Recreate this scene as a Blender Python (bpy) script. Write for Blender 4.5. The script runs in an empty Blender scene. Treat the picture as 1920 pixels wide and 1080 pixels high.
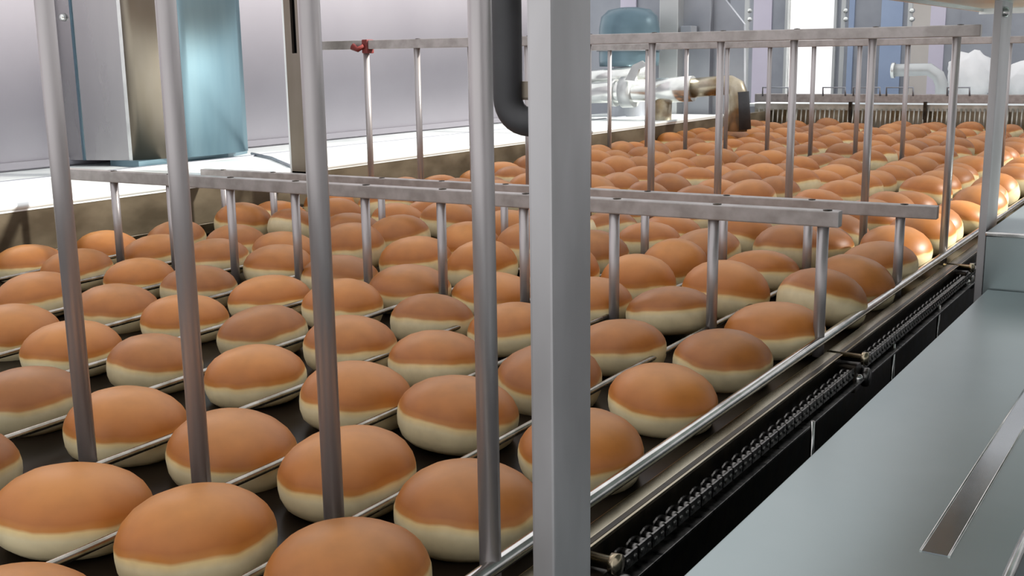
import bpy, bmesh, math, random
from mathutils import Vector, Matrix
random.seed(7)
S = bpy.context.scene
C = S.collection

# ------------------------------------------------------------------ camera
F_PX = 2089.5
CAM = Vector((0.303, -0.4867, 0.2744))
RIGHT = Vector((0.863132, 0.504776, -0.014298))
UP = Vector((-0.089951, 0.181548, 0.979259))
FWD = Vector((-0.496902, 0.843944, -0.202105))
cam_d = bpy.data.cameras.new('camera')
cam = bpy.data.objects.new('camera', cam_d)
C.objects.link(cam)
cam_d.sensor_width = 36.0
cam_d.lens = 36.0 * F_PX / 1920.0
cam_d.clip_start = 0.01
cam_d.clip_end = 100
mw = Matrix.Identity(4)
for i in range(3):
    mw[i][0] = RIGHT[i]; mw[i][1] = UP[i]; mw[i][2] = -FWD[i]; mw[i][3] = CAM[i]
cam.matrix_world = mw
S.camera = cam

# ------------------------------------------------------------------ world, sun, exposure
wd = bpy.data.worlds.new('daylight'); S.world = wd; wd.use_nodes = True
bg = wd.node_tree.nodes['Background']
bg.inputs['Color'].default_value = (0.955, 0.95, 0.96, 1)
bg.inputs['Strength'].default_value = 1.05
sun_d = bpy.data.lights.new('sun', 'SUN'); sun_d.energy = 8.0; sun_d.angle = math.radians(4)
sun_d.color = (1.0, 0.95, 0.86)
sun = bpy.data.objects.new('sun', sun_d); C.objects.link(sun)
sun.rotation_euler = Vector((-0.75, -0.35, -0.55)).to_track_quat('-Z', 'Y').to_euler()
S.view_settings.view_transform = 'Standard'
S.view_settings.look = 'None'
S.view_settings.gamma = 1.0
S.view_settings.use_curve_mapping = False
S.view_settings.exposure = 0.22

# ------------------------------------------------------------------ helpers
SKEW = 0.042                                   # the line of travel leans this much in X for each metre of Y


def ray(px, py):
    return RIGHT * ((px - 960) / F_PX) - UP * ((py - 540) / F_PX) + FWD


def atY(px, py, Y):
    d = ray(px, py); return CAM + d * ((Y - CAM.y) / d.y)


def atX(px, py, X):
    d = ray(px, py); return CAM + d * ((X - CAM.x) / d.x)


def atZ(px, py, Z):
    d = ray(px, py); return CAM + d * ((Z - CAM.z) / d.z)


def box(bm, x0, x1, y0, y1, z0, z1, bev=0.0):
    r = bmesh.ops.create_cube(bm, size=1.0)
    for v in r['verts']:
        v.co = Vector(((x0 + x1) / 2 + v.co.x * (x1 - x0), (y0 + y1) / 2 + v.co.y * (y1 - y0), (z0 + z1) / 2 + v.co.z * (z1 - z0)))
    if bev > 0:
        es = list({e for v in r['verts'] for e in v.link_edges})
        bmesh.ops.bevel(bm, geom=es, offset=bev, segments=2, affect='EDGES', profile=0.7)


def lbox(bm, x0, x1, y0, y1, z0, z1, bev=0.0):
    """box whose long sides follow the line of travel"""
    n0 = len(bm.verts)
    box(bm, x0, x1, y0, y1, z0, z1, bev)
    bm.verts.ensure_lookup_table()
    for v in bm.verts[n0:]:
        v.co.x += SKEW * v.co.y


def tube(bm, pts, r, n=12, caps=True):
    pts = [Vector(p) for p in pts]
    rings = []
    t0 = (pts[1] - pts[0]).normalized()
    a = t0.orthogonal().normalized()
    for i, p in enumerate(pts):
        if i == 0: t = t0
        elif i == len(pts) - 1: t = (pts[i] - pts[i - 1]).normalized()
        else: t = ((pts[i] - pts[i - 1]).normalized() + (pts[i + 1] - pts[i]).normalized()).normalized()
        a = (a - t * a.dot(t)).normalized(); b = t.cross(a)
        rr = r[i] if isinstance(r, (list, tuple)) else r
        rings.append([bm.verts.new(p + (a * math.cos(2 * math.pi * k / n) + b * math.sin(2 * math.pi * k / n)) * rr) for k in range(n)])
    for i in range(len(rings) - 1):
        for k in range(n):
            f = bm.faces.new((rings[i][k], rings[i][(k + 1) % n], rings[i + 1][(k + 1) % n], rings[i + 1][k])); f.smooth = True
    if caps:
        bm.faces.new(rings[0][::-1]); bm.faces.new(rings[-1])


def lathe(bm, prof, n=24, off=(0, 0, 0), axis='Z'):
    off = Vector(off)

    def m(r, h, a):
        c, s = r * math.cos(a), r * math.sin(a)
        if axis == 'Z': return off + Vector((c, s, h))
        if axis == 'X': return off + Vector((h, c, s))
        return off + Vector((c, h, s))
    rings = []
    for r, h in prof:
        if r < 1e-6: rings.append([bm.verts.new(m(0, h, 0))])
        else: rings.append([bm.verts.new(m(r, h, 2 * math.pi * k / n)) for k in range(n)])
    for A, B in zip(rings, rings[1:]):
        for k in range(n):
            k2 = (k + 1) % n
            if len(A) == 1 and len(B) == 1: continue
            if len(A) == 1: f = bm.faces.new((A[0], B[k2], B[k]))
            elif len(B) == 1: f = bm.faces.new((A[k], A[k2], B[0]))
            else: f = bm.faces.new((A[k], A[k2], B[k2], B[k]))
            f.smooth = True


def prism(bm, pts, z0, z1, smooth=False):
    lo = [bm.verts.new((p[0], p[1], z0)) for p in pts]; hi = [bm.verts.new((p[0], p[1], z1)) for p in pts]
    n = len(pts)
    for k in range(n):
        f = bm.faces.new((lo[k], lo[(k + 1) % n], hi[(k + 1) % n], hi[k])); f.smooth = smooth
    bm.faces.new(lo[::-1]); bm.faces.new(hi)


def arc(c, r, a0, a1, n, u, v):
    c, u, v = Vector(c), Vector(u), Vector(v)
    return [c + u * (r * math.cos(a0 + (a1 - a0) * i / n)) + v * (r * math.sin(a0 + (a1 - a0) * i / n)) for i in range(n + 1)]


def link(name, data, parent=None):
    o = bpy.data.objects.new(name, data); C.objects.link(o)
    if parent is not None: o.parent = parent
    return o


def obj(name, bm, mat, parent=None, origin=None):
    bmesh.ops.recalc_face_normals(bm, faces=bm.faces)
    me = bpy.data.meshes.new(name)
    if origin is None and parent is not None: origin = parent.location
    if origin is not None: bmesh.ops.translate(bm, verts=bm.verts, vec=-Vector(origin))
    bm.to_mesh(me); bm.free(); me.materials.append(mat)
    o = link(name, me, parent)
    if parent is None and origin is not None: o.location = origin
    return o


def part(name, mat, parent, fn, *a, **k):
    bm = bmesh.new(); fn(bm, *a, **k)
    org = parent.location.copy()
    if parent.parent is not None: org = org + parent.parent.location
    return obj(name, bm, mat, parent, origin=org)


def thing(name, label, cat, loc=(0, 0, 0), group=None):
    o = link(name, None); o.location = loc; o['label'] = label; o['category'] = cat
    o.empty_display_size = 0.02
    if group: o['group'] = group
    return o


def tag(o, label, cat, group=None):
    o['label'] = label; o['category'] = cat
    if group: o['group'] = group
    return o


def struct(name, mat, fn, *a, **k):
    bm = bmesh.new(); fn(bm, *a, **k); o = obj(name, bm, mat); o['kind'] = 'structure'; return o


# ------------------------------------------------------------------ materials
def mat_base(name):
    m = bpy.data.materials.new(name); m.use_nodes = True
    nt = m.node_tree
    return m, nt, nt.nodes['Principled BSDF']


def mix_noise(nt, bsdf, c1, c2, scale, detail=3, stretch=(1, 1, 1), lo=0.35, hi=0.65):
    tc = nt.nodes.new('ShaderNodeTexCoord'); mp = nt.nodes.new('ShaderNodeMapping')
    mp.inputs['Scale'].default_value = stretch
    nz = nt.nodes.new('ShaderNodeTexNoise'); nz.inputs['Scale'].default_value = scale; nz.inputs['Detail'].default_value = detail
    cr = nt.nodes.new('ShaderNodeValToRGB')
    cr.color_ramp.elements[0].position = lo; cr.color_ramp.elements[0].color = (*c1, 1)
    cr.color_ramp.elements[1].position = hi; cr.color_ramp.elements[1].color = (*c2, 1)
    nt.links.new(tc.outputs['Object'], mp.inputs[0]); nt.links.new(mp.outputs[0], nz.inputs['Vector'])
    nt.links.new(nz.outputs[0], cr.inputs[0]); nt.links.new(cr.outputs[0], bsdf.inputs['Base Color'])
    return nz


def steel(name, c1, c2, rough, metal=1.0, scale=30, stretch=(1, 1, 1), bump=0.0):
    m, nt, b = mat_base(name)
    b.inputs['Metallic'].default_value = metal; b.inputs['Roughness'].default_value = rough
    nz = mix_noise(nt, b, c1, c2, scale, 4, stretch)
    mr = nt.nodes.new('ShaderNodeMapRange'); mr.inputs['To Min'].default_value = max(0.03, rough - 0.1); mr.inputs['To Max'].default_value = rough + 0.12
    nt.links.new(nz.outputs[0], mr.inputs[0]); nt.links.new(mr.outputs[0], b.inputs['Roughness'])
    if bump:
        bp = nt.nodes.new('ShaderNodeBump'); bp.inputs['Strength'].default_value = bump; bp.inputs['Distance'].default_value = 0.002
        nt.links.new(nz.outputs[0], bp.inputs['Height']); nt.links.new(bp.outputs[0], b.inputs['Normal'])
    return m


M = {}
M['steel'] = steel('brushed_steel', (0.40, 0.375, 0.375), (0.50, 0.47, 0.47), 0.36, 0.6, 40, (1, 1, 0.15))
M['bar'] = steel('bar_steel', (0.34, 0.315, 0.30), (0.46, 0.43, 0.42), 0.42, 0.6, 60)
M['rod'] = steel('oily_rod', (0.22, 0.20, 0.16), (0.42, 0.40, 0.36), 0.25, 1.0, 50)
M['polished'] = steel('polished_rod', (0.55, 0.54, 0.52), (0.75, 0.74, 0.72), 0.16, 1.0, 50)
M['post'] = steel('post_steel', (0.38, 0.37, 0.37), (0.58, 0.57, 0.58), 0.45, 0.85, 14, (1, 1, 0.35))
M['cover'] = steel('cover_steel', (0.34, 0.40, 0.405), (0.42, 0.48, 0.485), 0.32, 0.8, 6)
M['strip'] = steel('reflection_strip_steel', (0.27, 0.29, 0.31), (0.34, 0.36, 0.38), 0.16, 0.9, 12)
M['deck'] = steel('deck_steel', (0.80, 0.86, 0.86), (0.90, 0.94, 0.94), 0.45, 0.35, 8)
M['tank'] = steel('stained_tank_steel', (0.065, 0.050, 0.030), (0.15, 0.122, 0.082), 0.5, 0.4, 9, (1, 1, 2.0), 0.05)
M['lavender'] = steel('wall_sheet', (0.285, 0.272, 0.31), (0.315, 0.302, 0.34), 0.4, 0.1, 3)
M['dark'] = steel('greasy_iron', (0.018, 0.014, 0.011), (0.06, 0.045, 0.03), 0.35, 0.8, 60, (1, 1, 1), 0.2)
M['black'] = steel('black_gutter', (0.006, 0.007, 0.008), (0.015, 0.016, 0.018), 0.5, 0.2, 20)
M['gold'] = steel('oily_strip', (0.20, 0.15, 0.08), (0.45, 0.40, 0.30), 0.22, 1.0, 40, (1, 0.2, 1))
M['chain'] = steel('chain_steel', (0.05, 0.05, 0.05), (0.22, 0.21, 0.20), 0.3, 1.0, 200)
M['rubber'] = steel('dark_rubber', (0.030, 0.030, 0.032), (0.055, 0.055, 0.058), 0.55, 0.0, 25)
M['cab'] = steel('cabinet_steel', (0.40, 0.39, 0.40), (0.47, 0.46, 0.46), 0.28, 0.95, 8, (1, 1, 0.2))
M['cabblue'] = steel('bluish_steel_and_reflection', (0.15, 0.25, 0.31), (0.26, 0.38, 0.44), 0.42, 0.9, 10, (1, 1, 0.12))  # bluish reflection on the rounded cabinet side, put into the colour
M['cabbrown'] = steel('brown_steel_and_reflection', (0.20, 0.165, 0.12), (0.31, 0.275, 0.235), 0.38, 0.9, 8, (1, 1, 0.3))  # on the cabinet side, a brown reflection put into the colour
M['machine'] = steel('machine_grey', (0.30, 0.32, 0.36), (0.38, 0.40, 0.44), 0.4, 0.5, 6)
M['machine2'] = steel('machine_pale', (0.50, 0.52, 0.52), (0.60, 0.62, 0.62), 0.4, 0.5, 6)
M['teal'] = steel('motor_teal', (0.10, 0.17, 0.21), (0.16, 0.25, 0.30), 0.3, 0.3, 6)
M['pipe'] = steel('bright_pipe', (0.70, 0.72, 0.70), (0.86, 0.88, 0.86), 0.22, 0.8, 20)
M['pipebrown'] = steel('scorched_pipe', (0.28, 0.22, 0.13), (0.55, 0.50, 0.40), 0.3, 0.8, 14)
M['bluepanel'] = steel('blue_panel', (0.33, 0.42, 0.60), (0.40, 0.50, 0.68), 0.4, 0.2, 4)
M['beige'] = steel('beige_panel', (0.58, 0.54, 0.50), (0.66, 0.62, 0.58), 0.5, 0.1, 4)
M['lilac'] = steel('lilac_panel', (0.66, 0.62, 0.74), (0.72, 0.68, 0.80), 0.5, 0.1, 4)
M['white'] = steel('white_sheet', (0.82, 0.83, 0.84), (0.90, 0.90, 0.90), 0.5, 0.0, 12, (1, 1, 1), 0.3)
M['hoodm'] = steel('hood_sheet', (0.62, 0.72, 0.69), (0.70, 0.80, 0.77), 0.3, 0.5, 5)
M['floor'] = steel('floor_paint', (0.10, 0.10, 0.10), (0.16, 0.16, 0.16), 0.6, 0.0, 3)
M['red'] = steel('red_tape', (0.14, 0.015, 0.015), (0.22, 0.03, 0.025), 0.6, 0.0, 60)
M['comb'] = steel('comb_steel', (0.40, 0.38, 0.32), (0.62, 0.60, 0.54), 0.4, 0.6, 30)

m, nt, b = mat_base('frying_oil'); M['oil'] = m
mix_noise(nt, b, (0.006, 0.004, 0.003), (0.014, 0.009, 0.006), 8)
b.inputs['Roughness'].default_value = 0.3; b.inputs['Specular IOR Level'].default_value = 0.10

# doughnut: pale band below, fried crust above, all from the dough's own height
m, nt, b = mat_base('fried_dough'); M['dough'] = m
N = nt.nodes.new; L = nt.links.new
tc = N('ShaderNodeTexCoord'); sp = N('ShaderNodeSeparateXYZ'); L(tc.outputs['Object'], sp.inputs[0])
oi = N('ShaderNodeObjectInfo')
mpp = N('ShaderNodeVectorMath'); mpp.operation = 'ADD'
cmb = N('ShaderNodeMath'); cmb.operation = 'MULTIPLY'; cmb.inputs[1].default_value = 7.0; L(oi.outputs['Random'], cmb.inputs[0])
L(tc.outputs['Object'], mpp.inputs[0]); L(cmb.outputs[0], mpp.inputs[1])
nz = N('ShaderNodeTexNoise'); nz.inputs['Scale'].default_value = 22; nz.inputs['Detail'].default_value = 2; L(mpp.outputs[0], nz.inputs['Vector'])
nzs = N('ShaderNodeMath'); nzs.operation = 'MULTIPLY_ADD'; nzs.inputs[1].default_value = 0.010; nzs.inputs[2].default_value = -0.005; L(nz.outputs[0], nzs.inputs[0])
add = N('ShaderNodeMath'); L(sp.outputs['Z'], add.inputs[0]); L(nzs.outputs[0], add.inputs[1])
rnd = N('ShaderNodeMath'); rnd.operation = 'MULTIPLY_ADD'; rnd.inputs[1].default_value = 0.006; rnd.inputs[2].default_value = -0.003; L(oi.outputs['Random'], rnd.inputs[0])
add2 = N('ShaderNodeMath'); L(add.outputs[0], add2.inputs[0]); L(rnd.outputs[0], add2.inputs[1])
nrm = N('ShaderNodeMath'); nrm.operation = 'MULTIPLY'; nrm.inputs[1].default_value = 1 / 0.05; L(add2.outputs[0], nrm.inputs[0])
cr = N('ShaderNodeValToRGB'); L(nrm.outputs[0], cr.inputs[0])
e = cr.color_ramp.elements
e[0].position = 0.0; e[0].color = (0.62, 0.46, 0.24, 1)
e[1].position = 1.0; e[1].color = (0.44, 0.178, 0.040, 1)
for pos, col in ((0.10, (0.72, 0.61, 0.37)), (0.40, (0.78, 0.67, 0.42)), (0.485, (0.76, 0.57, 0.27)), (0.525, (0.48, 0.185, 0.036)), (0.60, (0.355, 0.114, 0.016)), (0.80, (0.38, 0.134, 0.022))):
    x = e.new(pos); x.color = (*col, 1)
nz2 = N('ShaderNodeTexNoise'); nz2.inputs['Scale'].default_value = 60; nz2.inputs['Detail'].default_value = 4; L(mpp.outputs[0], nz2.inputs['Vector'])
hsv = N('ShaderNodeHueSaturation'); L(cr.outputs[0], hsv.inputs['Color'])
val = N('ShaderNodeMapRange'); val.inputs['From Min'].default_value = 0.25; val.inputs['From Max'].default_value = 0.75; val.inputs['To Min'].default_value = 0.78; val.inputs['To Max'].default_value = 1.26
mixv = N('ShaderNodeMath'); mixv.operation = 'MULTIPLY_ADD'; mixv.inputs[1].default_value = 0.5; L(oi.outputs['Random'], mixv.inputs[0]); 
half = N('ShaderNodeMath'); half.operation = 'MULTIPLY'; half.inputs[1].default_value = 0.5; L(nz2.outputs[0], half.inputs[0]); L(half.outputs[0], mixv.inputs[2])
L(mixv.outputs[0], val.inputs[0]); L(val.outputs[0], hsv.inputs['Value'])
L(hsv.outputs[0], b.inputs['Base Color'])
b.inputs['Roughness'].default_value = 0.46; b.inputs['Specular IOR Level'].default_value = 0.5
bp = N('ShaderNodeBump'); bp.inputs['Strength'].default_value = 0.15; bp.inputs['Distance'].default_value = 0.001
L(nz2.outputs[0], bp.inputs['Height']); L(bp.outputs[0], b.inputs['Normal'])

# ------------------------------------------------------------------ setting
struct('floor', M['floor'], box, -6, 3, -3, 9, -0.92, -0.90)


def wl(bm, z0, z1, t, off=0.0):
    prism(bm, [(-1.715 - t, -0.9), (-1.715 + off, -0.9), (-1.50 + off, 2.75), (-1.50 - t, 2.75)], z0, z1)


wall = struct('wall_left', M['lavender'], wl, -0.9, 1.6, 0.03)
trim = struct('baseboard_left', M['lavender'], wl, 0.078, 0.092, 0.0, 0.006)
# unseen right wall added to shape sunlight, cut by two bands of openings
XR = 1.2


def wr(bm):
    box(bm, XR, XR + 0.08, -3, 6, -0.9, 0.70)
    box(bm, XR, XR + 0.08, -3, 1.38, 0.70, 0.98); box(bm, XR, XR + 0.08, 3.6, 6, 0.70, 0.98)
    box(bm, XR, XR + 0.08, -3, 6, 0.98, 1.73)
    box(bm, XR, XR + 0.08, -3, -0.4, 1.73, 2.10); box(bm, XR, XR + 0.08, 5.2, 6, 1.73, 2.10)
    box(bm, XR, XR + 0.08, -3, 6, 2.10, 2.40)


wright = struct('sun_shaping_wall', M['white'], wr)
for yy in (1.38, 2.5, 3.57):
    part('sun_slot_bar', M['machine2'], wright, box, XR + 0.02, XR + 0.05, yy, yy + 0.03, 0.70, 0.98)  # bars across the added sun openings
for yy in (-0.4, 1.0, 2.4, 3.8, 5.17):
    part('sun_slot_bar', M['machine2'], wright, box, XR + 0.02, XR + 0.05, yy, yy + 0.03, 1.73, 2.10)
# panel seams of the wall
for i, y in enumerate((0.35, 1.45)):
    x = -1.715 + 0.0589 * (y + 0.9)
    o = part('wall_seam', M['machine2'], wall, box, x - 0.004, x + 0.003, y - 0.006, y + 0.006, 0.092, 1.6)

# ------------------------------------------------------------------ fryer tank
tank = thing('fryer_tank', 'long stained steel frying tank under the rows of doughnuts', 'fryer', (-0.55, 1.6, -0.2))
part('side_wall', M['tank'], tank, lbox, -1.175, -1.155, -0.9, 3.70, -0.2, 0.066)['label'] = 'oil-stained inner side wall of the tank'
part('side_wall', M['dark'], tank, lbox, 0.016, 0.020, -0.9, 3.70, -0.12, -0.016)
part('bottom', M['black'], tank, lbox, -1.155, 0.016, -0.9, 3.70, -0.2, -0.19)
deck = thing('side_deck', 'bright white steel deck between tank and lavender wall', 'deck', (-1.4, 1.2, 0.06))


def deckm(bm):
    prism(bm, [(-1.713, -0.9), (-1.192, -0.9), (-1.154 + SKEW * 3.2, 3.2), (-1.47, 3.2)], 0.066, 0.0745)


part('plate', M['deck'], deck, deckm)
part('rolled_lip', M['deck'], deck, tube, [(-1.158 + SKEW * y, y, 0.0725) for y in (-0.9, 0.5, 2.0, 3.2)], 0.006, 10)
part('raised_strip', M['machine'], deck, tube, [(-1.475, 0.4, 0.074), (-1.44, 0.73, 0.074), (-1.387, 1.54, 0.074), (-1.345, 2.1, 0.074), (-1.29, 3.0, 0.074)], 0.004, 8)
oilbm = bmesh.new(); lbox(oilbm, -1.154, 0.015, -0.9, 3.62, -0.10, -0.0195)
o = obj('frying_oil', oilbm, M['oil']); o['kind'] = 'stuff'; tag(o, 'dark brown frying oil between the floating doughnuts', 'oil')

# lengthwise rods
def rod_x(k, y): return 0.003 + SKEW * y - k * (0.1083 + 0.013 * min(max(y, -0.1), 0.5))


bed = thing('rod_bed', 'bed of long polished steel rods running between doughnut lanes', 'conveyor', (-0.55, 1.5, -0.01))
for k in range(11):
    r = 0.0048 if k in (0, 10) else 0.0029
    o = part('rod', M['polished'] if k in (0, 10) else M['rod'], bed, tube, [(rod_x(k, y), y, 0.0) for y in (-0.6, -0.1, 0.0, 0.1, 0.2, 0.3, 0.4, 0.5, 0.9, 1.6, 2.6, 3.62)], r, 12)
o = part('edge_bar', M['gold'], bed, lbox, -1.152, -1.140, -0.6, 3.7, -0.012, 0.004); o['label'] = 'oily flat bar along the left edge'

# ------------------------------------------------------------------ pusher frames
ORD = ['nearest', 'second', 'third', 'fourth', 'fifth']


def frame(y, xo, h, label, left=0.075, right=0.03, rod=0.0056, rivets=True):
    t = thing('pusher_frame', label, 'frame', (xo - 0.55, y, 0), 'upright pusher frames across the fryer')
    for k in range(11):
        x = xo - 0.11 * k
        part('upright', M['steel'], t, tube, [(x, y, -0.016), (x, y, h)], rod, 14)
    cb = part('crossbar', M['bar'], t, box, xo - 1.1 - left, xo + right, y - 0.007, y + 0.007, h - 0.002, h + 0.0135, 0.0012)
    if rivets:
        for k in range(11):
            x = xo - 0.11 * k
            part('rivet', M['dark'], cb, lathe, [(0.0045, h + 0.013), (0.0045, h + 0.0142), (0, h + 0.0147)], 10, (x + 0.004, y - 0.002, 0))
    return t


frame(0.0, 0.0, 0.44, 'nearest and tallest pusher frame, its uprights rising out of view', rod=0.0062)
frame(0.5746, 0.0248, 0.1146, 'low pusher frame with a short crossbar end, nearer of the two low ones', left=0.012, right=0.016)
frame(0.884, 0.035, 0.0841, 'low pusher frame just behind another, its crossbar darker with black spots', left=0.045, right=0.042)
frame(1.132, 0.046, 0.2954, 'tall pusher frame with red rag tied on its crossbar', left=0.02, right=0.03)
frame(2.285, -0.024, 0.2928, 'farthest tall pusher frame, thin and pale, in the middle of the far doughnuts', left=0.05, right=0.33, rivets=False)

# red rag on the tall frame's crossbar
rag = thing('red_rag', 'scrap of dark red tape tied round the tall frame crossbar', 'rag', atY(680, 85, 1.122))
p = atY(683, 86, 1.122)
part('knot', M['red'], rag, lathe, [(0, -0.008), (0.007, -0.006), (0.0095, 0.0), (0.007, 0.006), (0, 0.008)], 10, (p.x, 1.132, p.z - 0.001), 'Y')
part('wrap', M['red'], rag, box, p.x - 0.006, p.x + 0.006, 1.122, 1.142, p.z - 0.013, p.z + 0.011, 0.002)
q = atY(662, 87, 1.118)
part('tail', M['red'], rag, tube, [(p.x, 1.121, p.z), ((p.x + q.x) / 2, 1.118, p.z - 0.006), (q.x, 1.116, q.z)], [0.004, 0.005, 0.0065], 8)

# ------------------------------------------------------------------ doughnuts
DR, DH, ZB = 0.0455, 0.0500, -0.0215
PROF = [(0, 0.0), (0.64, 0.0), (0.82, 0.04), (0.925, 0.12), (0.98, 0.24), (1.0, 0.37), (0.998, 0.47), (0.97, 0.565), (0.90, 0.68), (0.78, 0.79), (0.60, 0.89), (0.38, 0.958), (0.17, 0.99), (0, 1.0)]
dmesh = []
for vv in range(8):
    rn = random.Random(100 + vv)
    bm = bmesh.new(); lathe(bm, [(r * DR, z * DH) for r, z in PROF], 32)
    ph = [rn.uniform(0, 6.28) for _ in range(5)]; am = [rn.uniform(0.3, 1) for _ in range(5)]
    for v in bm.verts:
        a = math.atan2(v.co.y, v.co.x); h = v.co.z / DH
        k = 1 + 0.022 * am[0] * math.cos(2 * a + ph[0]) + 0.014 * am[1] * math.cos(3 * a + ph[1]) + 0.006 * math.cos(7 * a + ph[4])
        v.co.x *= k; v.co.y *= k
        v.co.z += DH * h * (0.035 * am[2] * math.cos(a + ph[2]) * math.hypot(v.co.x, v.co.y) / DR + 0.02 * am[3] * math.cos(2 * a + ph[3]) * math.hypot(v.co.x, v.co.y) / DR)
    bmesh.ops.recalc_face_normals(bm, faces=bm.faces)
    me = bpy.data.meshes.new('doughnut'); bm.to_mesh(me); bm.free(); me.materials.append(M['dough']); dmesh.append(me)

ROWS = [
    [(-0.06, -0.049), (-0.168, -0.055), (-0.272, -0.060), (-0.395, -0.061)],
    [(-0.054, 0.062), (-0.154, 0.07), (-0.264, 0.072), (-0.37, 0.068), (-0.501, 0.078)],
    [(-0.040, 0.189), (-0.158, 0.207), (-0.258, 0.205), (-0.378, 0.22), (-0.495, 0.207), (-0.605, 0.206), (-0.724, 0.227)],
    [(-0.036, 0.326), (-0.145, 0.335), (-0.262, 0.334), (-0.365, 0.336), (-0.486, 0.348), (-0.605, 0.351), (-0.718, 0.354), (-0.85, 0.353)],
    [(-0.033, 0.463), (-0.132, 0.454), (-0.259, 0.47), (-0.361, 0.471), (-0.486, 0.476), (-0.596, 0.479), (-0.721, 0.485), (-0.83, 0.489), (-0.955, 0.494), (-1.065, 0.50)],
    [(-0.022, 0.588), (-0.136, 0.593), (-0.238, 0.605), (-0.370, 0.614), (-0.47, 0.583), (-0.602, 0.612), (-0.715, 0.624), (-0.825, 0.621), (-0.960, 0.637), (-1.070, 0.639)],
    [(-0.014, 0.714), (-0.125, 0.722), (-0.233, 0.718), (-0.34, 0.725)],
    [(-0.010, 0.85), (-0.125, 0.855), (-0.238, 0.851), (-0.352, 0.843)],
]
rr = random.Random(5)
for r in ROWS[4:8]:
    while len(r) < 10:
        x, y = r[-1]; k = len(r)
        r.append((-0.012 - 0.1125 * k + rr.uniform(-.006, .006) + 0.04 * (y - .6), r[0][1] + 0.0025 * k + rr.uniform(-.010, .010)))
y = 0.985
while y < 3.60:
    r = []
    for k in range(10):
        r.append((-0.022 - (0.1135 + 0.0022 * (y - .6)) * k + 0.040 * (y - .6) + rr.uniform(-.010, .010), y + 0.0015 * k + rr.uniform(-.020, .020)))
    ROWS.append(r); y += 0.121
ROWS.insert(0, [None, None, tuple(atZ(28, 1166, 0.005)[:2])])
ORDW = ['first', 'second', 'third', 'fourth', 'fifth', 'sixth', 'seventh', 'eighth', 'ninth', 'tenth', 'eleventh', 'twelfth']
TILT = {}
cnt = 0
for ri, r in enumerate(ROWS):
    for k, pt in enumerate(r):
        if pt is None or cnt >= 310: continue
        o = link('doughnut', dmesh[rr.randrange(8)]); cnt += 1
        s = rr.uniform(0.98, 1.05) if ri < 6 else rr.uniform(1.02, 1.12)
        o.location = (pt[0], pt[1], ZB + (rr.uniform(-0.001, 0.002) if ri < 6 else rr.uniform(-0.002, 0.010)))
        jj = 0.03 if ri < 7 else 0.07
        o.scale = (s * rr.uniform(1 - jj, 1 + jj), s * rr.uniform(1 - jj, 1 + jj), rr.uniform(0.96, 1.06) if ri < 7 else rr.uniform(1.05, 1.30))
        tl = 5 if ri < 7 else 15
        o.rotation_euler = (math.radians(rr.gauss(0, tl * .55)), math.radians(rr.gauss(0, tl * .55)), rr.uniform(0, 6.28))
        o['category'] = 'doughnut'
        if ri == 0:
            o['label'] = 'doughnut cut off by the bottom left corner of the picture'; o['group'] = 'doughnuts floating in the front rows'
        elif ri <= 12:
            o['label'] = 'brown-topped doughnut with pale band, %s row from the front, %s from the right rail' % (ORDW[ri - 1], ORDW[k])
            o['group'] = 'doughnuts floating in the front rows'
        else:
            yy = pt[1]
            zone = 'behind the low frames, before the farthest tall frame' if yy < 2.28 else 'beyond the farthest tall frame, near the comb'
            side = 'along the right rail' if k == 0 else ('along the left tank wall' if k == 9 else 'in mid tank')
            o['label'] = 'small doughnut %s %s' % (side, zone)
            o['group'] = 'crowded far doughnuts %s %s' % (side, zone)

# ------------------------------------------------------------------ right-hand gutter with chain
gut = thing('chain_guide', 'greasy dark chain guide running along the right side rail', 'guide rail', (0.03, 1.0, -0.05))
part('top_strip', M['gold'], gut, lbox, 0.010, 0.0205, -0.6, 1.9, -0.0125, -0.0095, 0.0005)
part('web', M['dark'], gut, lbox, 0.0206, 0.0245, -0.6, 1.9, -0.060, -0.0095)
part('top_flange', M['gold'], gut, lbox, 0.0205, 0.0265, -0.6, 1.9, -0.0122, -0.0098, 0.0005)
part('ledge', M['chain'], gut, lbox, 0.0246, 0.047, -0.6, 1.9, -0.0345, -0.0325, 0.0005)
part('lower_strip', M['chain'], gut, lbox, 0.062, 0.0635, -0.6, 1.9, -0.050, -0.046)
part('gutter_floor', M['black'], gut, lbox, 0.0246, 0.125, -0.6, 1.9, -0.125, -0.115)

chain = thing('roller_chain', 'dark oily roller chain beside the polished right rail', 'chain', (0.036, 0.3, -0.022))
bm = bmesh.new()
for sx in (-0.0042, 0.0042):
    n0 = len(bm.verts)
    box(bm, sx - 0.0007, sx + 0.0007, -0.0085, 0.0085, -0.0046, 0.0046)
    bm.verts.ensure_lookup_table()
    for v in bm.verts[n0:]:
        pass
    bmesh.ops.bevel(bm, geom=[e for e in {e for v in bm.verts[n0:] for e in v.link_edges} if abs(e.verts[0].co.x - e.verts[1].co.x) > 0.001], offset=0.003, segments=1, affect='EDGES')
for yy in (-0.0048, 0.0048):
    lathe(bm, [(0, -0.0056), (0.0021, -0.0056), (0.0021, -0.0035), (0.0036, -0.0034), (0.0036, 0.0034), (0.0021, 0.0035), (0.0021, 0.0056), (0, 0.0056)], 8, (0, yy, 0), 'X')
bmesh.ops.recalc_face_normals(bm, faces=bm.faces)
lk = bpy.data.meshes.new('chain_link'); bm.to_mesh(lk); bm.free(); lk.materials.append(M['chain'])
for i in range(72):
    y = -0.12 + i * 0.0192
    o = link('chain_link', lk, chain)
    o.location = Vector((0.0355 + SKEW * y, y, -0.0245)) - chain.location
    o.rotation_euler = (0, 0, -SKEW)

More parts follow.
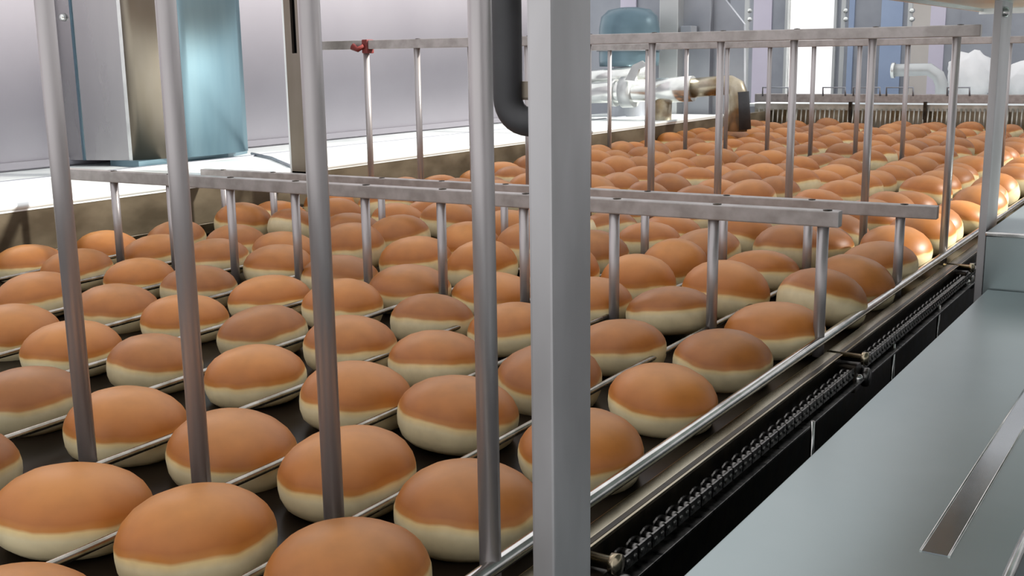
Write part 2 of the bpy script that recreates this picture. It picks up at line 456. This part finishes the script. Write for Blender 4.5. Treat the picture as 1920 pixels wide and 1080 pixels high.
for i, (px, py, w) in enumerate(((1110, 1046, 'beside the wide front post'), (1592, 668, 'halfway along the right rail'), (1800, 500, 'next to the far slim post'))):
    c = atZ(px, py, -0.012)
    a = thing('chain_carrier', 'oily chain carrier block with pin %s' % w, 'bracket', (c.x, c.y, -0.045), 'chain carriers on the right rail')
    part('block', M['dark'], a, box, c.x - 0.008, c.x + 0.010, c.y - 0.012, c.y + 0.012, -0.045, -0.018, 0.002)
    part('pin', M['gold'], a, lathe, [(0, -0.022), (0.0042, -0.021), (0.0042, 0.012), (0.0065, 0.0125), (0.0065, 0.018), (0, 0.019)], 12, (c.x, c.y, -0.0125), 'X')
    part('bolt', M['polished'], a, lathe, [(0.005, 0.0), (0.005, 0.003), (0.003, 0.005), (0, 0.005)], 6, (c.x + 0.010, c.y - 0.004, -0.032), 'X')
    part('roller', M['chain'], a, lathe, [(0, -0.004), (0.008, -0.004), (0.0095, -0.002), (0.0095, 0.002), (0.008, 0.004), (0, 0.004)], 14, (c.x + 0.014, c.y + 0.012, -0.034), 'X')

for i, (px, py, w) in enumerate(((1523, 815, 'nearest of three'), (1675, 665, 'middle one of three'), (1760, 590, 'farthest of three'))):
    c = atZ(px, py, -0.040)
    t = thing('support_stud', 'short bright stud in the dark gutter, %s' % w, 'stud', (c.x, c.y, -0.115), 'studs in the gutter')
    part('shaft', M['polished'], t, tube, [(c.x, c.y, -0.115), (c.x, c.y, -0.028)], 0.0019, 10)
    part('nut', M['chain'], t, lathe, [(0.004, -0.115), (0.004, -0.110), (0.0019, -0.110)], 6, (c.x, c.y, 0))

# side covers at the right
cov = thing('side_cover', 'wide dull blue-grey steel side cover in the lower right corner', 'panel', (0.3, 0.2, -0.02))
part('top_sheet', M['cover'], cov, lbox, 0.097, 0.243, -0.75, 0.90, -0.003, 0.0, 0.0008)
part('folded_edge', M['cover'], cov, lbox, 0.097, 0.0995, -0.75, 0.90, -0.045, -0.003)
part('rolled_edge', M['polished'], cov, tube, [(0.2445 + SKEW * y, y, -0.001) for y in (-0.75, 0.1, 0.90)], 0.003, 10)
part('outer_face', M['cover'], cov, lbox, 0.240, 0.243, -0.75, 0.90, -0.9, -0.003)
part('reflection_strip', M['strip'], cov, lbox, 0.1985, 0.2125, 0.13, 0.75, -0.001, 0.0005, 0.0003)['label'] = 'darker glossy strip imitating a reflection'  # reflection streak on the cover, put in as a darker strip
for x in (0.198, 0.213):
    part('reflection_line', M['polished'], cov, tube, [(x + SKEW * y, y, 0.0002) for y in (0.13, 0.4, 0.75)], 0.0008, 8)  # light edges of the reflection streak, added as thin tubes
cov2 = thing('raised_cover', 'raised pale steel cover beyond the slim right post', 'panel', (0.35, 1.6, 0.0))
part('top_sheet', M['cover'], cov2, lbox, 0.090, 0.62, 0.905, 2.6, 0.063, 0.067, 0.001)
part('end_face', M['cover'], cov2, lbox, 0.091, 0.62, 0.905, 0.909, -0.02, 0.063)
part('side_face', M['cover'], cov2, lbox, 0.090, 0.093, 0.91, 2.6, -0.09, 0.063)
part('top_edge', M['polished'], cov2, lbox, 0.090, 0.62, 0.900, 0.906, 0.0625, 0.068, 0.0015)

# posts
c = atX(1036, 540, 0.085)
lft = atY(993, 540, c.y).x; rgt = atX(1108, 540, 0.085).y
post = thing('support_post', 'wide flat steel post in the foreground crossing the whole view', 'post', (c.x, c.y, -0.9))
part('bar', M['post'], post, box, lft, c.x, c.y, rgt, -0.9, 0.60, 0.0012)
part('foot_plate', M['post'], post, box, lft - 0.02, c.x + 0.02, c.y - 0.02, rgt + 0.02, -0.9, -0.89)
# dark handle bent out of the post
hy = (c.y + rgt) / 2
h0 = atY(990, 228, hy); h1 = atY(953, 228, hy)
R = 0.010
hz = h0.z; hx = h1.x
pts = [(lft + 0.004, hy, hz), (hx + R, hy, hz)] + arc((hx + R, hy, hz + R), R, -math.pi / 2, -math.pi, 8, (1, 0, 0), (0, 0, 1))[1:] + [(hx, hy, hz + 0.06), (hx, hy, 0.62)]
hd = thing('handle', 'dark grey rubber-covered handle curving out of the foreground post', 'handle', (lft, hy, hz))
part('grip', M['rubber'], hd, tube, pts, 0.0064, 16)
zc = atY(985, 170, hy).z
part('clip', M['cabbrown'], hd, box, hx + 0.004, lft + 0.001, hy + 0.001, hy + 0.005, zc - 0.004, zc + 0.004, 0.001)

c2 = atX(1861, 270, 0.125)
l2 = atY(1846, 270, c2.y).x; r2 = atX(1880, 270, 0.125).y
p2 = thing('slim_post', 'slim pale steel post standing between the two side covers', 'post', (c2.x, c2.y, -0.9))
part('bar', M['post'], p2, box, l2, c2.x, c2.y, r2, -0.9, 0.345, 0.001)
part('foot_plate', M['post'], p2, box, l2 - 0.02, c2.x + 0.02, c2.y - 0.02, r2 + 0.02, -0.9, -0.89)
pb = atX(1868, 6, 0.128)
part('bolt', M['polished'], p2, lathe, [(0.006, 0.0), (0.006, 0.004), (0.003, 0.006), (0, 0.006)], 8, (c2.x, c2.y + 0.014, 0.318), 'X')
ho = thing('hood', 'pale sheet-metal hood overhead at the upper right corner', 'hood', (0.2, 0.6, 0.34))
part('underside', M['hoodm'], ho, lbox, 0.018, 0.75, 0.03, 1.20, 0.331, 0.337)
part('rim', M['pipe'], ho, lbox, 0.012, 0.018, 0.03, 1.20, 0.327, 0.36)
part('end_rim', M['pipe'], ho, lbox, 0.012, 0.75, 1.196, 1.20, 0.324, 0.36)

# ------------------------------------------------------------------ things on the left deck
ZD = 0.0748
A = atZ(129, 311, ZD); B = atZ(250, 312, ZD); D = atZ(466, 293, ZD); s1 = atZ(160, 311.5, ZD)
cab = thing('motor_cabinet', 'tall shiny steel cabinet with rounded side in painted bluish reflection on the deck', 'cabinet', (B.x, B.y, ZD))


def shell(bm, pts, th, z0, z1, smooth=False):
    """upright sheet following a plan polyline"""
    out = []
    for i, p in enumerate(pts):
        a = pts[max(0, i - 1)]; b_ = pts[min(len(pts) - 1, i + 1)]
        t = Vector((b_[0] - a[0], b_[1] - a[1])).normalized(); out.append((p[0] - t.y * th, p[1] + t.x * th))
    n0 = len(bm.faces)
    prism(bm, list(pts) + out[::-1], z0, z1)
    if smooth:
        for f in bm.faces:
            if len(f.verts) == 4: f.smooth = True


zb, zt = ZD + 0.012, 0.85
back = Vector((-0.10, 0.16, 0))


def lerp(a, b_, t): return (a.x + (b_.x - a.x) * t, a.y + (b_.y - a.y) * t)


part('flange_panel', M['cab'], cab, shell, [(A.x, A.y), (s1.x, s1.y)], 0.02, zb, zt)
part('front_panel', M['cab'], cab, shell, [(s1.x + .001, s1.y), lerp(s1, B, 0.93)], 0.02, zb, zt)
part('seam', M['cabblue'], cab, shell, [(s1.x - .003, s1.y - .002), (s1.x + .003, s1.y - .002)], 0.01, zb, zt)
part('corner_strip', M['pipe'], cab, shell, [lerp(s1, B, 0.93), (B.x, B.y)], 0.02, zb, zt)
nrmv = Vector(((D - B).y, -(D - B).x, 0)).normalized()
side = []
for i in range(17):
    t = i / 16; p = B.lerp(D, t) + nrmv * (0.035 * (1 - (2 * t - 1) ** 2)); side.append((p.x, p.y))
part('brown_reflection_panel', M['cabbrown'], cab, shell, side[:7], 0.01, zb, zt, True)  # brown reflection band put in as the panel's colour
part('rounded_panel', M['cabblue'], cab, shell, side[6:], 0.01, zb, zt, True)


def core(bm):
    prism(bm, [(A.x - 0.0, A.y + 0.03), (B.x - 0.01, B.y + 0.03), (D.x - 0.02, D.y - 0.0), (D.x - 0.13, D.y + 0.02), (A.x + 0.03, A.y + 0.16)], zb, zt - 0.01)


part('body', M['machine'], cab, core)
part('base_plate', M['teal'], cab, prism, [(B.x - 0.06, B.y - 0.005), (B.x + 0.03, B.y - 0.012), (D.x - 0.02, D.y - 0.04), (D.x - 0.06, D.y + 0.06)], ZD, zb)
for px, py in ((128, 32), (296, 114), (313, 272)):
    if px < 200: v = A.lerp(s1, 0.55)
    else: v = Vector((*side[5], 0))
    z = atY(px, py, v.y).z
    part('bolt', M['pipe'], cab, lathe, [(0, -0.010), (0.006, -0.008), (0.008, 0), (0, 0.001)], 10, (v.x, v.y - 0.001, z), 'Y')

# slotted bracket plate
bl = atZ(548, 326, ZD); br = atZ(602, 326, ZD)
bk = thing('slotted_bracket', 'dull upright steel bracket plate with long slot, on the deck edge', 'bracket', (bl.x, bl.y, ZD))
bx = (bl.x + br.x) / 2


def platem(bm):
    w = (br.x - bl.x); x0, x1 = bl.x, br.x; y0 = bl.y; th = 0.006
    sl, sr = x0 + 0.30 * w, x0 + 0.52 * w
    zs = atY(548, 100, y0).z
    box(bm, x0, sl, y0, y0 + th, ZD, 0.8); box(bm, sr, x1, y0, y0 + th, ZD, 0.8)
    box(bm, sl, sr, y0, y0 + th, ZD, zs)


part('plate', M['cabbrown'], bk, platem)
part('slot_back', M['black'], bk, box, bl.x, br.x, bl.y + 0.012, bl.y + 0.016, ZD + 0.1, 0.8)
part('flange', M['deck'], bk, box, bl.x - 0.004, bl.x, bl.y, bl.y + 0.03, ZD, 0.8)
part('foot', M['cabbrown'], bk, box, bl.x, br.x, bl.y - 0.0, bl.y + 0.04, ZD, ZD + 0.005)
# thin rod leaning from cabinet to bracket
a = atY(472, 287, 1.3); b2 = atY(549, 315, 1.15)
bm = bmesh.new(); tube(bm, [atZ(472, 288, ZD + 0.003), atZ(510, 296, ZD + 0.003), atZ(548, 312, ZD + 0.003)], 0.003, 8)
o = obj('cable', bm, M['machine'], None, atZ(510, 296, ZD)); tag(o, 'thin grey cable lying on the deck by the rounded cabinet', 'cable')

# ------------------------------------------------------------------ machinery behind, left of far end
YM = 3.0


def P(px, py, Y=YM): return atY(px, py, Y)


def pbox(bm, px0, px1, py0, py1, Y, dep, bev=0.0):
    pm = min(max((py0 + py1) / 2, 60), 220)
    a = atY(px0, py1, Y); b_ = atY(px1, py0, Y); a.x = atY(px0, pm, Y).x; b_.x = atY(px1, pm, Y).x
    box(bm, a.x, b_.x, Y, Y + dep, a.z, b_.z, bev)


mb = thing('machine_housing', 'grey machine housing behind the motor, left of the far windows', 'machine', P(1200, 232, 3.25))
part('body', M['machine'], mb, pbox, 1000, 1250, -120, 232, 3.25, 0.25, 0.004)
part('pale_column', M['machine2'], mb, pbox, 1236, 1271, -120, 232, 3.22, 0.28, 0.003)
part('panel', M['machine'], mb, pbox, 1275, 1332, -120, 232, 3.27, 0.2, 0.003)
bm = bmesh.new()
pp = [P(1332, 232, 3.30), P(1395, 232, 3.30), P(1395, 45, 3.30), P(1352, -10, 3.30), P(1332, -30, 3.30)]
lo = [bm.verts.new(v) for v in pp]; hi = [bm.verts.new(v + Vector((0, 0.02, 0))) for v in pp]
bm.faces.new(lo); bm.faces.new(hi[::-1])
for i in range(5): bm.faces.new((lo[i], hi[i], hi[(i + 1) % 5], lo[(i + 1) % 5]))
obj('slanted_panel', bm, M['machine'], mb)
part('label_plate', M['lilac'], mb, pbox, 1163, 1192, -10, 16, 3.24, 0.008)
part('small_box', M['machine'], mb, pbox, 1276, 1296, 48, 62, 3.20, 0.06, 0.002)

mo = thing('motor', 'dark teal motor with rounded top behind the foreground post', 'motor', P(1180, 125, 3.05))
mc = P(1180, 70, 3.05); mrad = (P(1232, 70, 3.05).x - P(1128, 70, 3.05).x) / 2
ztop = P(1180, 14, 3.05).z; zbot = P(1180, 124, 3.05).z
part('body', M['teal'], mo, lathe, [(0, zbot), (mrad * 0.98, zbot), (mrad, zbot + 0.02), (mrad, ztop - 0.07), (mrad * 0.93, ztop - 0.03), (mrad * 0.7, ztop - 0.008), (mrad * 0.3, ztop), (0, ztop)], 24, (mc.x, mc.y, 0))
part('flange', M['machine'], mo, lathe, [(mrad, zbot + 0.05), (mrad * 1.08, zbot + 0.05), (mrad * 1.08, zbot + 0.075), (mrad, zbot + 0.075)], 24, (mc.x, mc.y, 0))
part('pedestal', M['machine'], mo, lathe, [(mrad * 0.6, ZD), (mrad * 0.5, zbot)], 16, (mc.x, mc.y, 0))

# pipe run with valve
pr = thing('pipe_run', 'bright steel pipe run with tee and scorched elbow beside the tank', 'pipe', P(1240, 240, 2.85))
za = P(1160, 170, 2.85).z
part('upper_pipe', M['pipe'], pr, tube, [P(1060, 150, 2.95), P(1215, 140, 2.95)], 0.028, 18)
part('main_pipe', M['pipe'], pr, tube, [P(1060, 176, 2.85), P(1235, 170, 2.85)], 0.034, 20)
part('tee', M['pipe'], pr, tube, [P(1222, 171, 2.85), P(1300, 166, 2.85)], 0.040, 20)
part('down_pipe', M['pipebrown'], pr, tube, [P(1243, 168, 2.85), P(1240, 262, 2.85)], 0.030, 18)
e0 = P(1290, 166, 2.85); e1 = P(1352, 160, 2.85); e2 = P(1384, 200, 2.85); e3 = P(1382, 246, 2.85)
part('elbow_pipe', M['pipebrown'], pr, tube, [e0, e1] + [e1.lerp(e2, t) + Vector((0.02, 0, 0.024)) * math.sin(math.pi * t) for t in (0.25, 0.5, 0.75)] + [e2, e3], 0.030, 18)
part('flange', M['rubber'], pr, tube, [P(1392, 172, 2.84), P(1396, 243, 2.84)], 0.020, 16)
part('clamp', M['machine2'], pr, tube, [P(1150, 174, 2.85), P(1157, 174, 2.85)], 0.044, 18)
vp = P(1185, 172, 2.82)
va = thing('butterfly_valve', 'butterfly valve with broad white lever on the pipe run', 'valve', vp)
part('body', M['machine2'], va, tube, [P(1168, 173, 2.85), P(1190, 172, 2.85)], 0.050, 20)
bm = bmesh.new()
pp = [P(1172, 150, 2.80), P(1186, 122, 2.80), P(1203, 114, 2.80), P(1212, 122, 2.80), P(1198, 130, 2.80), P(1190, 152, 2.80)]
lo = [bm.verts.new(v) for v in pp]; hi = [bm.verts.new(v + Vector((0, 0.012, 0))) for v in pp]
bm.faces.new(lo); bm.faces.new(hi[::-1])
for i in range(6): bm.faces.new((lo[i], hi[i], hi[(i + 1) % 6], lo[(i + 1) % 6]))
obj('lever', bm, M['pipe'], va)

# ------------------------------------------------------------------ far end of the fryer: comb gate
YC = 3.66
cg = thing('comb_gate', 'far comb gate of pale teeth closing the end of the tank', 'gate', (-0.5, YC, -0.014))
part('beam', M['bar'], cg, pbox, 1415, 2010, 178, 191, YC, 0.03, 0.002)
part('lower_beam', M['comb'], cg, pbox, 1415, 2010, 199, 205, YC + 0.012, 0.02)
part('backing', M['pipebrown'], cg, pbox, 1415, 2010, 205, 250, YC + 0.05, 0.02)
for i in range(62):
    px = 1424 + i * 8.8
    part('tooth', M['comb'], cg, tube, [P(px, 204, YC + 0.005), P(px - 3, 240, YC - 0.02)], 0.0032, 6)
for px in (1590, 1730, 1880):
    part('stanchion', M['dark'], cg, pbox, px, px + 6, 191, 246, YC - 0.012, 0.012)
for i, (x0, x1) in enumerate(((1430, 1478), (1543, 1585), (1600, 1650), (1662, 1712), (1776, 1818))):
    a0, a1, b1, b0 = P(x0, 180, YC), P(x0, 164, YC), P(x1, 164, YC), P(x1, 180, YC)
    part('wire_loop', M['machine'], cg, tube, [a0, a1, b1, b0], 0.0032, 8)

# plain trough behind the gate
ot = thing('outfeed_conveyor', 'pale outfeed conveyor table behind the comb gate', 'conveyor', (-0.6, 4.2, 0.05))
part('table', M['deck'], ot, box, -1.15, 0.35, 3.80, 4.55, 0.075, 0.085)
part('apron', M['machine'], ot, box, -1.15, 0.35, 3.80, 3.82, -0.3, 0.075)

# bent pipe and heap of white sheeting at the far right
bpn = thing('bent_pipe', 'grey bent pipe arching over the far outfeed table', 'pipe', P(1750, 178, 4.1))
c0 = P(1672, 132, 4.1); c1 = P(1742, 130, 4.1); c3 = P(1765, 176, 4.1)
part('arch', M['machine2'], bpn, tube, [c0, c0.lerp(c1, 0.6), c1, c1 + Vector((0.035, 0, -0.025)), c1 + Vector((0.05, 0, -0.06)), Vector((c1.x + 0.052, c1.y, 0.085))], 0.024, 16)
part('collar', M['pipe'], bpn, tube, [c0, c0 + Vector((0.012, 0, 0))], 0.030, 16)
for i, (px, py, sx, sz, lab) in enumerate(((1822, 140, 0.09, 0.095, 'crumpled heap of white sheeting left of the slim post, far behind'), (1935, 150, 0.10, 0.08, 'crumpled heap of white sheeting right of the slim post, far behind'))):
    cc = P(px, py, 4.2); rn = random.Random(i)
    bm = bmesh.new(); bmesh.ops.create_icosphere(bm, subdivisions=3, radius=1.0)
    for v in bm.verts:
        n = 1 + 0.10 * math.sin(9 * v.co.x + i) * math.cos(7 * v.co.z) + rn.uniform(-0.06, 0.06)
        v.co = Vector((v.co.x * sx * n, v.co.y * 0.1 * n, max(v.co.z * sz * n, -sz))) + Vector((cc.x, cc.y, 0.085 + sz))
    for f in bm.faces: f.smooth = True
    o = obj('white_sheeting', bm, M['white'], None, (cc.x, cc.y, 0.085)); tag(o, lab, 'sheeting', 'white sheeting on the outfeed table')

# ------------------------------------------------------------------ far wall with tall windows
YW = 5.2


def wbox(bm, px0, px1, py0, py1, dy=0.0, dep=0.06):
    a = atY(px0, py1, YW); b_ = atY(px1, py0, YW); a.x = atY(px0, 90, YW).x; b_.x = atY(px1, 90, YW).x
    box(bm, a.x, b_.x, YW + dy, YW + dy + dep, max(a.z, -0.9), b_.z)


wbm = bmesh.new()
for x0, x1, y0, y1 in ((600, 1412, -400, 700), (1446, 1472, -400, 700), (1568, 1650, -400, 700), (1690, 1702, -400, 700), (1742, 1800, -400, 700), (1860, 2400, -400, 700),
                       (1412, 1446, 170, 700), (1472, 1568, 200, 700), (1650, 1690, 200, 700), (1702, 1742, 200, 700), (1800, 1860, 200, 700)):
    wbox(wbm, x0, x1, y0, y1)
wb = obj('wall_back', wbm, M['machine']); wb['kind'] = 'structure'
for nm, x0, x1, mt in (('panel', 1412, 1446, 'lilac'), ('panel', 1650, 1690, 'bluepanel'), ('panel', 1702, 1742, 'beige'), ('panel', 1742, 1770, 'lilac'), ('panel', 1590, 1600, 'bluepanel'), ('panel', 1800, 1860, 'machine')):
    part(nm, M[mt], wb, wbox, x0, x1, -400, 215, -0.01 if nm == 'panel' else 0, 0.03)
win = thing('window_1', 'tall bright window in the far wall', 'window', atY(1520, 200, YW))
win['kind'] = 'structure'
part('frame_bar', M['machine2'], win, wbox, 1472, 1477, -400, 200, -0.02, 0.06)
part('frame_bar', M['machine2'], win, wbox, 1563, 1568, -400, 200, -0.02, 0.06)
part('sill', M['machine2'], win, wbox, 1472, 1568, 194, 200, -0.04, 0.08)
m, nt, b = mat_base('window_glass'); M['glass'] = m
b.inputs['Base Color'].default_value = (1, 1, 1, 1); b.inputs['Roughness'].default_value = 0.02; b.inputs['Transmission Weight'].default_value = 1.0; b.inputs['IOR'].default_value = 1.1
part('pane', M['glass'], win, wbox, 1477, 1563, -400, 194, 0.02, 0.006)
for px, nm in ((1398, 'in front of the lilac panel'), (1578, 'right of the bright window'), (1702, 'left of the beige panel')):
    Yp = 4.9
    t = thing('clamp_post', 'thin vertical post with bright clamp bolts, %s' % nm, 'post', (P(px, 190, Yp).x, Yp, -0.9), 'thin posts before the far wall')
    a = P(px - 4, 100, Yp); b_ = P(px + 4, 100, Yp)
    part('rod', M['machine2'], t, box, a.x, b_.x, Yp, Yp + 0.015, -0.9, 1.0)
    for py in (20, 36):
        cc = P(px + 8, py, Yp)
        part('clamp_bolt', M['pipe'], t, lathe, [(0, -0.012), (0.010, -0.010), (0.013, 0), (0, 0.002)], 10, (cc.x, Yp, cc.z), 'Y')
